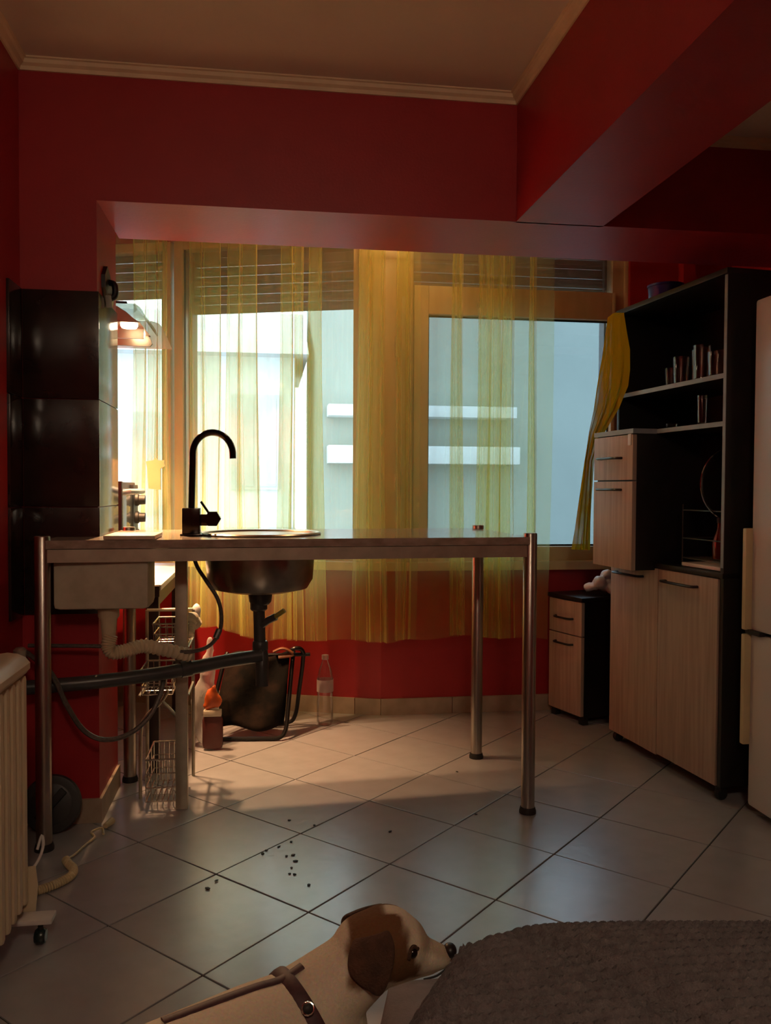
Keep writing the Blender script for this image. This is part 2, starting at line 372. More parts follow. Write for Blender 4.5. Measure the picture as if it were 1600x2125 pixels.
# ------------------------------------------------------------------ outside: two houses over the street
def house(name, label, x0, x1, y, z0, z1, m, wins, ledges, roof=None):
    h = thing(name, label, 'house', (x0, y, z0)); obj('wall', B((x0, y, z0), (x1, y + 4, z1)), m, h, False)
    for a in ledges: obj('ledge', B((a[0], y - .35, a[2]), (a[1], y + .02, a[3]), .01), LEDGE, h)
    for a in wins:
        f = bmesh.new(); box(f, (a[0], y - .05, a[2]), (a[1], y + .01, a[3])); wf = obj('window_frame', f, LEDGE, h, False)
        xm = (a[0] + a[1]) / 2
        for p, q in ((a[0] + .05, xm - .03), (xm + .03, a[1] - .05)): obj('pane', B((p, y - .06, a[2] + .05), (q, y - .045, a[3] - .05)), WINP, wf, False)
    if roof: obj('roof', prism(bmesh.new(), [(y - .4, z1), (y + 4, z1), (y + 2, z1 + roof)], x0 - .2, x1 + .2, 'x'), ROOF, h, False)
    return h
house('grey_house', 'blue grey house across the street with two white ledges', .75, 16, 12, -3, 4.4, FACADE, [], [(.85, 3.55, 2.04, 2.20), (.85, 3.6, 1.38, 1.63)])
house('pale_house', 'pale low house behind the left window under a grey roof', -9, .45, 13.5, -3, 3.1, FACADE2, [(-.55, .2, 1.0, 2.5), (-2.6, -1.5, .6, 2.2), (-4.8, -3.8, .6, 2.2)], [(-9, .45, .25, .4)], 1.1)
struct('ground_street', B((-30, 4.9, -3.2), (30, 40, -3.0)), ROADM)

# ------------------------------------------------------------------ bar table with its sinks
leg_xy = [(-.628, 2.480), (.829, 2.568), (.801, 3.123), (-.476, 3.027)]
tb = thing('bar_table', 'long brown bar table on round steel legs with sinks let into it', 'table', (0, 2.75, 0))
sx, sy, sr = -.020, 2.765, .182
bm = bmesh.new()
poly = [(-.628, 2.462), (.829, 2.548), (.801, 3.143), (-.504, 3.045), (-.504, 2.655), (-.628, 2.650)]
circ = [(sx + sr * cos(2 * PI * k / 40), sy + sr * sin(2 * PI * k / 40)) for k in range(40)]
es = []
for lp in (poly, circ):
    vv = [bm.verts.new((x, y, .885)) for x, y in lp]
    es += [bm.edges.new((vv[i], vv[(i + 1) % len(vv)])) for i in range(len(vv))]
r = bmesh.ops.triangle_fill(bm, edges=es, use_beauty=True, normal=(0, 0, 1))
fs = [f for f in bm.faces]
ex = bmesh.ops.extrude_face_region(bm, geom=fs); bmesh.ops.translate(bm, verts=[v for v in ex['geom'] if isinstance(v, bmesh.types.BMVert)], vec=(0, 0, -.024))
bmesh.ops.recalc_face_normals(bm, faces=bm.faces[:]); obj('table_top', bm, TOP, tb, False)
def bar(bm, p, q, wd, z0, z1):
    p, q = Vector(p), Vector(q); d = (q - p).normalized(); n = Vector((-d.y, d.x)) * wd / 2
    return prism(bm, [tuple(p - n), tuple(q - n), tuple(q + n), tuple(p + n)], z0, z1)
for p, q in ((leg_xy[0], leg_xy[1]), (leg_xy[1], leg_xy[2]), (leg_xy[2], leg_xy[3])):
    obj('rail', bar(bmesh.new(), p, q, .03, .822, .859), RAIL, tb, False)
obj('rail', bar(bmesh.new(), (-.27, 2.52), (-.27, 3.03), .03, .822, .859), RAIL, tb, False)
for (x, y) in leg_xy:
    l = obj('leg', LA([(.0218, .018), (.0218, .894), (.020, .897), (.006, .897)], (x, y, 0), 24), STEEL, tb)
    obj('foot', LA([(.027, 0), (.027, .008), (.0235, .020)], (x, y, 0), 20), RUB, l, label='black rubber foot')
obj('square_leg', B((-.289, 2.735, 0), (-.251, 2.765, .822), .002), RAIL, tb, label='square steel leg')

snk = thing('round_sink', 'round stainless steel sink set into the bar table', 'sink', (sx, sy, .885))
obj('bowl', LA([(.196, .8855), (.198, .889), (.192, .893), (.183, .891), (.175, .880), (.172, .80), (.168, .745), (.150, .715), (.10, .702), (.030, .698), (.030, .694), (.10, .698), (.153, .710), (.171, .740), (.1755, .80), (.1785, .8845)], (sx, sy, 0), 48), SINKM, snk)
obj('drain_flange', LA([(.0, .700), (.038, .700), (.040, .696), (.036, .664), (.028, .655)], (sx, sy, 0), 20), PIPE, snk)

bs = thing('square_basin', 'beige box basin hanging under the left end of the bar table', 'sink', (-.47, 2.56, .68))
bm = bmesh.new(); box(bm, (-.606, 2.497, .682), (-.338, 2.645, .860), .018); obj('bowl', bm, BASIN, bs)
obj('rim', B((-.614, 2.497, .846), (-.330, 2.65, .861), .003), STEEL, bs)
obj('drain', LA([(.034, .676), (.034, .690)], (-.470, 2.57, 0), 18), HOSEB, bs)

bd = thing('cutting_board', 'pale wooden cutting board on the left end of the bar table', 'board', (-.40, 2.6, .886))
b2 = B((-.462, 2.478, .8855), (-.318, 2.66, .898), .003); obj('board', b2, WOODB, bd)
obj('grip', B((-.37, 2.474, .8865), (-.325, 2.479, .892), .002), WOODB, bd)

fc = thing('faucet', 'tall dark bronze faucet with curved flat spout beside the round sink', 'faucet', (-.235, 2.70, .885))
obj('base_plate', B((-.267, 2.668, .8855), (-.199, 2.732, .891), .002), BLACKF, fc)
obj('body', B((-.261, 2.675, .889), (-.206, 2.725, .972), .003), BLACKF, fc)
pth = [(-.234, 2.70, .968), (-.232, 2.70, 1.05), (-.230, 2.70, 1.120)]
for a in range(0, 181, 10):
    t = R(180 - a * .97); pth.append((-.168 + .062 * cos(t), 2.70, 1.142 + .068 * sin(t)))
pth.append((-.1055, 2.70, 1.128))
obj('spout', T(pth, .0105, 12, ry=.017, up=(1, 0, 0)), BLACKF, fc)
obj('valve', B((-.206, 2.687, .916), (-.172, 2.713, .952), .002), BLACKF, fc)
hx = LA([(.0, 2.682), (.026, 2.682), (.026, 2.718), (.0, 2.718)], (-.168, 0, .938), 6, 'y'); obj('handle_knob', hx, BLACKF, fc)
obj('lever', T([(-.180, 2.70, .955), (-.205, 2.70, .992)], .004, 8, ry=.010), BLACKF, fc)

# drain pipes, hoses
dp = thing('drain_pipe', 'dark grey plastic waste pipe running under the bar table', 'pipe', (sx, sy, .45))
obj('tail_pipe', T([(sx - .005, sy, .66), (sx, sy, .47)], .019, 16), PIPE, dp)
obj('collar', LA([(.024, .635), (.028, .640), (.028, .668), (.024, .672)], (sx - .005, sy, 0), 16), PIPE, dp)
obj('collar', LA([(.022, .500), (.0255, .505), (.0255, .530), (.022, .535)], (sx, sy, 0), 16), PIPE, dp)
br = obj('branch', T([(sx, sy - .005, .585), (sx + .028, sy - .02, .606), (sx + .05, sy - .03, .618)], .012, 12), PIPE, dp)
obj('branch_hose', T([(sx + .045, sy - .03, .616), (sx + .078, sy - .04, .640)], .008, 10), mat('yellow_green_hose', (.30, .24, .03), None, 20, .5), br, label='yellow green hose stub')
obj('cap', LA([(.0165, .0), (.0165, .02)], (0, 0, 0), 12), PIPE, br).location = (sx + .038 - sx, sy - .026 - sy, .604 - .45)
obj('elbow', T(smooth_path([(sx, sy, .51), (sx + .006, sy - .01, .485), (sx + .006, sy - .02, .45), (sx + .006, sy - .025, .392)]), .021, 16), PIPE, dp)
obj('long_pipe', T(smooth_path([(sx + .004, sy - .02, .490), (-.13, 2.72, .480), (-.30, 2.66, .462), (-.50, 2.60, .452), (-.70, 2.57, .446)]), .0215, 16), PIPE, dp)
obj('collar', T([(-.265, 2.672, .466), (-.235, 2.683, .469)], .026, 16), PIPE, dp)

def ribbed(bm, pts, r, n, seg=14):
    P = smooth_path(pts, n); rr = [r * (1 + .10 * (1 if i % 2 else -1)) for i in range(len(P))]
    return tube(bm, P, rr, seg)
hz = thing('waste_hose', 'beige ribbed waste hose bending under the square basin', 'hose', (-.47, 2.57, .5))
obj('hose', ribbed(bmesh.new(), [(-.455, 2.555, .600), (-.462, 2.55, .570), (-.448, 2.55, .548), (-.41, 2.56, .552), (-.365, 2.58, .560), (-.30, 2.61, .540), (-.235, 2.65, .515)], .020, 10), HOSEB, hz)
obj('tail_piece', LA([(.031, .678), (.031, .655), (.024, .645), (.020, .60), (.019, .585)], (-.462, 2.56, 0), 18), HOSEB, hz)
h1 = thing('supply_hose', 'thin grey supply hose looping from the faucet to the left wall', 'hose', (-.2, 2.68, .5))
obj('hose', T(smooth_path([(-.235, 2.705, .885), (-.222, 2.70, .80), (-.19, 2.69, .745), (-.152, 2.68, .685), (-.140, 2.67, .625), (-.150, 2.655, .575), (-.185, 2.64, .540), (-.25, 2.62, .532), (-.36, 2.60, .548), (-.48, 2.59, .560), (-.70, 2.60, .565)], 8), .0062, 8), HOSEG, h1)
obj('coupling', T([(-.146, 2.662, .592), (-.157, 2.654, .566)], .010, 10), HOSEG, h1)
h2 = thing('drain_hose', 'grey hose sagging in a wide loop below the long pipe', 'hose', (-.5, 2.56, .4))
obj('hose', T(smooth_path([(-.70, 2.575, .55), (-.62, 2.535, .495), (-.575, 2.53, .40), (-.53, 2.535, .325), (-.475, 2.55, .290), (-.41, 2.58, .295), (-.355, 2.62, .335), (-.325, 2.66, .40), (-.315, 2.70, .47)], 8), .0075, 8), HOSEG, h2)
vl = thing('wall_valve', 'dark pipe valve on the left wall above the radiator', 'valve', (-.734, 2.43, .55))
obj('stub', T([(-.73, 2.42, .545), (-.67, 2.42, .545)], .012, 10), RAIL, vl)
obj('valve_body', T([(-.675, 2.39, .545), (-.675, 2.46, .548)], .015, 12), BLACKF, vl)
obj('knob', LA([(.0, .56), (.016, .56), (.018, .585), (.010, .592)], (-.675, 2.425, 0), 12), RAIL, vl)

# ------------------------------------------------------------------ cooking corner: counter, oven, hood
ct = thing('side_counter', 'white topped counter on dark legs in the cooking corner', 'table', (-.6, 3.5, 0))
obj('worktop', B((-.848, 3.07, .668), (-.372, 3.96, .688), .003), COUNTER, ct)
obj('front_band', B((-.845, 3.062, .645), (-.378, 3.072, .684), .002), DWOOD, ct)
obj('apron', B((-.40, 3.09, .61), (-.385, 3.94, .667)), DWOOD, ct)
for x, y in ((-.405, 3.10), (-.405, 3.92), (-.82, 3.10), (-.82, 3.92)): obj('leg', B((x - .022, y - .022, 0), (x + .022, y + .022, .667), .003), DWOOD, ct)
ov = thing('mini_oven', 'black mini oven with three round knobs standing on the side counter', 'oven', (-.68, 3.3, .688))
obj('body', B((-.845, 3.10, .705), (-.53, 3.53, 1.055), .006), BLK, ov)
obj('door', B((-.532, 3.125, .725), (-.520, 3.40, 1.03), .003), mat('oven_glass', (.10, .12, .13), None, 8, .10), ov)
obj('front_edge', B((-.536, 3.098, .703), (-.512, 3.122, 1.057), .003), RUB, ov)
hb = obj('handle', T([(-.522, 3.15, 1.015), (-.490, 3.15, 1.020), (-.478, 3.17, 1.020), (-.478, 3.37, 1.020), (-.490, 3.39, 1.020), (-.522, 3.39, 1.015)], .010, 10), EDGE, ov)
for z in (.985, .915, .845):
    obj('knob', LA([(.0, -.518), (.024, -.518), (.024, -.508), (.019, -.504), (.018, -.482), (.0, -.480)], (0, 3.465, z), 16, 'x'), RUB, ov)
obj('control_strip', B((-.532, 3.405, .715), (-.518, 3.52, 1.045), .002), BLK, ov)
for x, y in ((-.56, 3.13), (-.56, 3.5), (-.81, 3.13), (-.81, 3.5)): obj('foot', LA([(.012, .688), (.012, .706)], (x, y, 0), 10), RUB, ov)

hd = thing('range_hood', 'steel range hood with curved glass visor and lit lamps', 'hood', (-.85, 3.35, 1.58))
arc = [(-.458, 1.628), (-.480, 1.650), (-.505, 1.672), (-.535, 1.690), (-.575, 1.702), (-.85, 1.702)]
obj('canopy', prism(bmesh.new(), [(-.85, 1.640), (-.456, 1.634)] + arc[1:], 3.16, 3.46, 'y'), HOODM, hd, ang=50)
obj('side_plate', prism(bmesh.new(), [(-.85, 1.600), (-.60, 1.596), (-.458, 1.594), (-.450, 1.604), (-.456, 1.622), (-.478, 1.652), (-.505, 1.672), (-.535, 1.690), (-.575, 1.702), (-.85, 1.702)], 3.44, 3.455, 'y'), HOODM, hd, ang=50)
obj('lamp_screen', B((-.84, 3.29, 1.598), (-.462, 3.30, 1.641)), HOODM, hd)  # added plate that blocks the rear lamp from the camera
gz = [(-.376, 1.590), (-.388, 1.618), (-.402, 1.652), (-.415, 1.678), (-.430, 1.692), (-.455, 1.699)]
obj('glass_side', prism(bmesh.new(), [(-.85, 1.590), (-.376, 1.590)] + gz[1:] + [(-.85, 1.704)], 3.47, 3.476, 'y'), HGLASS, hd, False)
def shell(bm, pts, y0, y1, t=.005):
    A = []
    for x, z in pts: A.append([bm.verts.new((x, y0, z)), bm.verts.new((x, y1, z)), bm.verts.new((x - t, y1, z - t * .5)), bm.verts.new((x - t, y0, z - t * .5))])
    for p, q in zip(A, A[1:]):
        for k in range(4): bm.faces.new((p[k], p[(k + 1) % 4], q[(k + 1) % 4], q[k]))
    bm.faces.new(A[0]); bm.faces.new(A[-1][::-1]); bmesh.ops.recalc_face_normals(bm, faces=bm.faces[:]); return bm
obj('glass_visor', shell(bmesh.new(), [(-.43, 1.642), (-.44, 1.665), (-.455, 1.690), (-.475, 1.703), (-.85, 1.708)], 3.165, 3.47), thin_glass('visor_glass', (.86, .88, .80), .05, .12), hd)
obj('edge_trim', B((-.85, 3.145, 1.700), (-.50, 3.158, 1.706)), BLK, hd)
for y in (3.20, 3.39):
    obj('lamp', LA([(.0, 1.618), (.026, 1.620), (.031, 1.628), (.031, 1.638)], (-.50, y, 0), 20), BULB, hd, label='lit round lamp')
obj('chimney', B((-.85, 3.22, 1.70), (-.66, 3.42, 2.30), .003), HOODM, hd)

# alcove ceiling light hidden above the lintel, and the room lamp behind the camera
al = thing('alcove_lamp', 'round ceiling lamp in the window alcove behind the lintel', 'lamp', (.56, 3.30, 2.30))
obj('shade', LA([(.0, 2.215), (.05, 2.218), (.075, 2.235), (.080, 2.26)], (.56, 3.30, 0), 24), emit('alcove_glow', (1, .62, .30), ALCOVE_LAMP * 8), al)
obj('base', LA([(.085, 2.26), (.085, 2.30)], (.56, 3.30, 0), 24), WHITE, al)
rl = thing('ceiling_lamp', 'round white ceiling lamp behind the viewer', 'lamp', (.1, -.6, 2.31))
obj('shade', LA([(.0, 1.96), (.07, 1.975), (.115, 2.03), (.12, 2.09), (.09, 2.15), (.03, 2.18)], (.1, -.6, 0), 24), emit('room_glow', WARM, ROOM_LAMP * 2.2), rl)
obj('stem', LA([(.012, 2.18), (.012, 2.285), (.05, 2.29), (.05, 2.31)], (.1, -.6, 0), 16), WHITE, rl)

# dark ornament on the reveal
om = thing('wall_hook', 'dark wall hook with a metal tip on the reveal left of the window', 'hook', (XC, 2.80, 1.66))
obj('plate', prism(bmesh.new(), [(2.735, 1.70), (2.775, 1.735), (2.82, 1.715), (2.86, 1.68), (2.855, 1.64), (2.81, 1.615), (2.765, 1.63), (2.735, 1.66)], XC, XC + .012, 'x'), BLK, om)
obj('arm', T(smooth_path([(XC + .01, 2.80, 1.69), (XC + .03, 2.79, 1.68), (XC + .032, 2.785, 1.645), (XC + .012, 2.78, 1.63)]), .010, 10), BLK, om)
obj('tip', prism(bmesh.new(), [(2.755, 1.64), (2.785, 1.652), (2.80, 1.625), (2.775, 1.605)], XC + .008, XC + .026, 'x'), CHROME, om, label='bright metal tip')

# ------------------------------------------------------------------ sheer curtain
def sheet(path, zt, zb, nz=14, hem=None, wob=.012, amp=None):
    bm = bmesh.new(); cols = []
    for i, (x, y, b) in enumerate(path):
        col = []
        for j in range(nz + 1):
            t = j / nz; z0 = zb + (hem(x) if hem else 0); z = zt + (z0 - zt) * t
            ph = x * 21
            col.append(bm.verts.new((x + wob * sin(3.1 * t + ph) * t + b * t, y + wob * .8 * sin(2.2 * t + ph * .7) * t, z)))
        cols.append(col)
    for A, D in zip(cols, cols[1:]):
        for j in range(nz): bm.faces.new((A[j], A[j + 1], D[j + 1], D[j]))
    return bm
def fold_path(x0, x1, bands, y, dx=.006):
    """rippled cloth; inside every band it doubles back twice in rounded turns, three layers deep"""
    P = []; x = x0; bi = 0
    def yy(x):
        a = .5 + .5 * sin(x * 7.3 + 1.1)
        return y(x) + .010 * sin(x * 34) + a * .005 * sin(x * 83 + 2 * sin(x * 11))
    while x < x1:
        if bi < len(bands) and x >= bands[bi][0]:
            a, b = bands[bi]; n = max(5, int((b - a) / dx)); y0 = yy(a)
            for lay in range(3):
                for k in range(n + 1):
                    t = k / n; e = .5 - .5 * cos(PI * t); u = e if lay != 1 else 1 - e
                    P.append((a + (b - a) * u, y0 + .010 * lay + .010 * t + .004 * sin(t * 13 + lay), .02 * sin(lay * 2.1 + a * 40)))
            x = b + dx; bi += 1
        else: P.append((x, yy(x), 0)); x += dx
    return P
def cy(x): return 3.60 if x > -.05 else 3.60 + min(.16, (-.05 - x) * .4)
cur = thing('sheer_curtain', 'long yellow sheer curtain hanging across all the windows', 'curtain', (.3, 3.6, 2.12))
hemf = lambda x: .008 * sin(x * 9) + .006 * sin(x * 23) + .06 * max(0, min(1, (-.0 - x) / .2)) + (.27 if x < -.362 else 0)
left_b = [(-.57, -.525), (-.518, -.475), (-.468, -.43), (-.33, -.28), (-.27, -.20), (-.165, -.115), (-.105, -.045), (.06, .105), (.115, .15), (.18, .23), (.395, .44), (.45, .50), (.56, .61)]
obj('left_panel', sheet(fold_path(-.72, .66, left_b, cy), 2.12, .375, 16, hemf), SHEER, cur)
obj('right_panel', sheet(fold_path(.60, 1.27, [(.815, .85), (.935, .98), (.99, 1.03), (1.04, 1.085), (1.17, 1.185)], lambda x: 3.63), 2.12, .37, 16, hemf), SHEER, cur)
obj('rod', T([(-.78, 3.70, 2.13), (-.05, 3.61, 2.13), (1.4, 3.61, 2.13)], .010, 10), CORN, cur)

# thicker end of the cloth pulled over the hutch corner
dr = bmesh.new(); rows = [  # z, left edge (x,y), right edge (x,y)
    (1.752, (1.395, 3.27), (1.42, 3.20)), (1.735, (1.375, 3.275), (1.405, 3.185)), (1.66, (1.37, 3.285), (1.405, 3.155)), (1.58, (1.362, 3.29), (1.405, 3.12)),
    (1.50, (1.352, 3.30), (1.40, 3.105)), (1.44, (1.345, 3.305), (1.40, 3.12)), (1.36, (1.335, 3.31), (1.39, 3.18)), (1.27, (1.32, 3.32), (1.36, 3.25)),
    (1.15, (1.306, 3.325), (1.33, 3.285)), (1.0, (1.292, 3.33), (1.33, 3.295)), (.86, (1.278, 3.335), (1.33, 3.30)), (.785, (1.268, 3.34), (1.335, 3.305))]
nu = 16; gr = []
for z, (ax, ay), (bx_, by) in rows:
    row = []
    for k in range(nu + 1):
        t = k / nu; f = .010 * sin(t * 19 + z * 2.5) * min(1, (1.76 - z) * 3)
        row.append(dr.verts.new((ax + (bx_ - ax) * t - abs(f), ay + (by - ay) * t + f, z)))
    gr.append(row)
for A, D in zip(gr, gr[1:]):
    for k in range(nu): dr.faces.new((A[k], A[k + 1], D[k + 1], D[k]))
dp2 = tag(obj('curtain_end', dr, SHEER2), 'olive yellow curtain end pulled over the corner of the black hutch', 'curtain')

# ------------------------------------------------------------------ black and oak hutch (local frame: x = depth, y = along the front)
hu = thing('kitchen_hutch', 'tall black hutch with open shelves and oak doors on wheels', 'cabinet', (1.478, 2.57, 0), R(6), local=True)
def HL(x, y, z=0):
    a = R(6); return (1.478 + x * cos(a) - y * sin(a), 2.57 + x * sin(a) + y * cos(a), z)
D = .33; U = .665
obj('side_panel', B((0, -.018, .055), (D, 0, 1.755), .001), BLK, hu); obj('side_panel', B((0.002, U, .76), (D, U + .018, 1.755), .001), BLK, hu)
obj('edge_band', B((-.0015, -.016, .78), (0, -.002, 1.735)), EDGE, hu)
obj('top_board', B((-.006, -.020, 1.738), (D, U + .02, 1.757), .001), BLK, hu)
obj('back_strip', B((D - .006, U - .24, .76), (D, U, 1.74)), BLK, hu)
for z in (1.402, 1.245):
    sh = obj('shelf', B((.002, 0, z), (D, U, z + .016)), BLK, hu); obj('shelf_edge', B((0, 0, z), (.002, U, z + .016)), EDGE, sh)
obj('counter_board', B((-.004, -.018, .745), (D, U + .03, .763), .001), BLK, hu)
obj('lower_carcass', B((.018, 0, .055), (D + .02, .715, .744)), BLK, hu)
obj('side_panel', B((.018, .700, .055), (D + .02, .718, .744)), BLK, hu)
def door(y0, y1, z0, z1, hy0, hy1, hz, v=0, pr=hu, name='door'):
    d = obj(name, B((v, y0, z0), (v + .017, y1, z1), .001), OAK, pr)
    h = bmesh.new(); tube(h, smooth_path([(v + .001, hy0, hz), (v - .022, hy0 + .008, hz), (v - .024, (hy0 + hy1) / 2, hz), (v - .022, hy1 - .008, hz), (v + .001, hy1, hz)], 5), .0052, 8, ry=.009, up=(0, 0, 1))
    obj('handle', h, HAND, d); return d
door(.012, .362, .052, .742, .125, .315, .703); door(.366, .712, .046, .742, .47, .66, .703)
bu = obj('drawer_box', B((-.080, .388, .735), (D - .02, .682, 1.244), .001), BLK, hu)
obj('drawer_box_top', B((-.098, .386, 1.244), (0, .684, 1.262)), EDGE, hu)
door(.388, .682, 1.072, 1.240, .47, .62, 1.155, -.098, name='drawer'); door(.388, .682, .735, 1.066, .47, .62, 1.035, -.098)
obj('child_lock', B((-.101, .398, 1.20), (-.095, .42, 1.243), .002), WHITE, hu, label='small white catch')
for x, y in ((.03, .02), (.03, .69), (D - .02, .02), (D - .02, .69)):
    wb = obj('caster', LA([(.0, -.011), (.018, -.011), (.021, -.006), (.021, .006), (.018, .011), (.0, .011)], (x, y, .0215), 16, 'y'), RUB, hu)
    obj('fork', B((x - .012, y - .015, .03), (x + .012, y + .015, .056), .002), RUB, wb)
# things on it
def tumbler(x, y, z, h, r, lab, grp=None, kind='tumbler'):
    t = thing('drinking_glass', lab, 'glass', HL(x, y, z), group=grp, local=True)
    obj('cup', LA([(.0, .004), (r * .78, .004), (r * .80, 0), (r * .86, .002), (r, h), (r - .002, h), (r * .80, .010), (.0, .010)], (0, 0, .0), 20), TUMBLER, t); return t
GL = [(.08, .42, .075, .026, 'small low glass at the window end of the upper hutch shelf'), (.07, .345, .105, .030, 'tall straight glass next to the small low glass on the upper hutch shelf'),
      (.10, .27, .120, .033, 'wide tall glass in the middle of the upper hutch shelf'), (.06, .205, .125, .030, 'tallest glass of the upper hutch shelf, right of the middle one'),
      (.11, .150, .10, .034, 'fourth glass along the upper hutch shelf, behind the front right one'), (.05, .105, .085, .032, 'low glass nearest the fridge on the upper hutch shelf')]
for x, y, h, r, lab in GL: tumbler(x, y, 1.4185, h, r, lab, 'glasses on the upper hutch shelf')
tumbler(.05, .185, 1.2615, .105, .017, 'slim glass alone on the lower hutch shelf')
tumbler(.06, .385, 1.2615, .02, .022, 'tiny shallow glass near the drawer box on the lower hutch shelf')
bo = thing('blue_tub', 'blue plastic tub on top of the black hutch', 'tub', HL(.10, .50, 1.758), local=True)
obj('tub', LA([(.055, 0), (.062, .01), (.066, .06), (.0, .062)], (0, 0, 0), 28), BLUE, bo); obj('lid', LA([(.069, .058), (.069, .066), (.0, .070)], (0, 0, 0), 28), BLUE, bo)
rk = thing('dish_rack', 'dark wire dish rack in the hutch niche', 'rack', HL(.15, .15, .764), R(6), local=True)
tr = B((-.13, -.135, .001), (.13, .10, .014), .004); obj('tray', tr, COUNTER, rk, label='pale drip tray')
bm = bmesh.new()
for z in (.03, .10, .20): tube(bm, [(-.125, -.13, z), (.125, -.13, z), (.125, .10, z), (-.125, .10, z)], .0025, 6, close=True)
for x in (-.125, .125):
    for y in (-.13, .10): tube(bm, [(x, y, .01), (x, y, .22)], .003, 6)
obj('frame', bm, mat('dark_wire', (.10, .10, .10), None, 10, .3, .8), rk)
bm = bmesh.new()
for k in range(12): tube(bm, [(-.12 + k * .022, -.13, .03), (-.12 + k * .022, .10, .03)], .002, 6)
obj('grid', bm, MATS['dark_wire'], rk)
pn = thing('pan_lid', 'round lid standing up in the dish rack of the hutch', 'lid', HL(.10, .08, .93), R(6), local=True)
obj('rim', LA([(.118, -.004), (.124, -.003), (.126, .0), (.124, .003), (.118, .004), (.118, -.004)], (0, 0, .126), 40, 'y'), CHROME, pn)
obj('dome', LA([(.119, 0), (.09, .012), (.04, .020), (.0, .022)], (0, 0, .126), 32, 'y'), BLK, pn)
obj('knob', LA([(.0, .045), (.016, .044), (.012, .03), (.008, .02)], (0, 0, .126), 14, 'y'), BLK, pn)
jr = thing('red_bottle', 'small dark red bottle inside the dish rack', 'bottle', HL(.07, .10, .80), local=True)
obj('body', LA([(.0, 0), (.024, 0), (.026, .06), (.011, .10), (.010, .125)], (0, 0, 0), 18), mat('dark_red_glass', (.10, .012, .006), None, 10, .08), jr); obj('cap', LA([(.012, .123), (.012, .14), (.0, .141)], (0, 0, 0), 14), BLK, jr)

# small drawer unit under the window, with a white bag on it
su = thing('drawer_unit', 'low black drawer unit with oak fronts beside the hutch', 'cabinet', (1.36, 3.48, 0), R(17.6), local=True)
SD, SW = .245, .235
obj('carcass', B((.017, 0, .03), (SD, SW, .545)), BLK, su); obj('top_board', B((-.006, -.006, .545), (SD + .003, SW + .006, .562), .002), BLK, su)
def sdoor(z0, z1, hz):
    d = obj('drawer', B((0, .003, z0), (.017, SW - .003, z1), .001), OAK, su)
    obj('handle', T(smooth_path([(0, .06, hz), (-.020, .07, hz), (-.022, .12, hz), (-.020, .17, hz), (0, .18, hz)], 5), .005, 8), HAND, d)
sdoor(.392, .540, .462); sdoor(.040, .387, .348)
for x, y in ((.03, .02), (.03, SW - .02), (SD - .02, .02), (SD - .02, SW - .02)): obj('foot', B((x - .015, y - .015, 0), (x + .015, y + .015, .03), .002), RUB, su)
bm = bmesh.new(); random.seed(3)
for k in range(9): blob(bm, (random.uniform(-.05, .05), random.uniform(-.03, .03), random.uniform(.02, .07)), (random.uniform(.02, .04), random.uniform(.02, .03), random.uniform(.015, .03)), 2)
blob(bm, (.025, 0, .09), (.03, .025, .025), 2)
for v in bm.verts: v.co += Vector((random.uniform(-1, 1), random.uniform(-1, 1), random.uniform(-1, 1))) * .004; v.co.z = max(0, v.co.z)
def remesh(bm, vox, it=4, name='tmp'):
    me = bpy.data.meshes.new(name); bm.to_mesh(me); bm.free(); o = bpy.data.objects.new(name, me); C.objects.link(o)
    m = o.modifiers.new('r', 'REMESH'); m.mode = 'VOXEL'; m.voxel_size = vox
    s_ = o.modifiers.new('s', 'SMOOTH'); s_.iterations = it; s_.factor = .5
    dg = bpy.context.evaluated_depsgraph_get(); me2 = bpy.data.meshes.new_from_object(o.evaluated_get(dg))
    bpy.data.objects.remove(o); b2 = bmesh.new(); b2.from_mesh(me2); bpy.data.meshes.remove(me2); return b2
bag = remesh(bm, .006, 1); bag_o = obj('plastic_bag', bag, BAGW, ang=60); bag_o.location = (1.485, 3.575, .563); tag(bag_o, 'crumpled white plastic bag on the low drawer unit', 'bag')

# ------------------------------------------------------------------ fridge
fx, fy0, fy1 = 1.525, 1.87, 2.47
fr = thing('fridge', 'white fridge freezer with cream handles right of the hutch', 'fridge', (1.8, 2.2, 0))
obj('body', B((fx + .055, fy0, .025), (2.17, fy1, 1.632), .006), WHITE, fr)
for z0, z1, h0, h1 in ((.592, 1.634, .592, .915), (.03, .582, .225, .578)):
    d = obj('door', B((fx, fy0, z0), (fx + .052, fy1, z1), .010), WHITE, fr)
    obj('handle', B((fx - .022, fy1 - .006, h0), (fx + .030, fy1 + .014, h1), .004), CREAMP, d, label='cream plastic handle')
obj('hinge', B((fx - .012, fy1 - .07, .580), (fx + .03, fy1 + .008, .594), .002), RUB, fr)
for y in (fy0 + .05, fy1 - .05):
    for x in (fx + .09, 2.10): obj('foot', LA([(.018, 0), (.018, .026)], (x, y, 0), 12), RUB, fr)

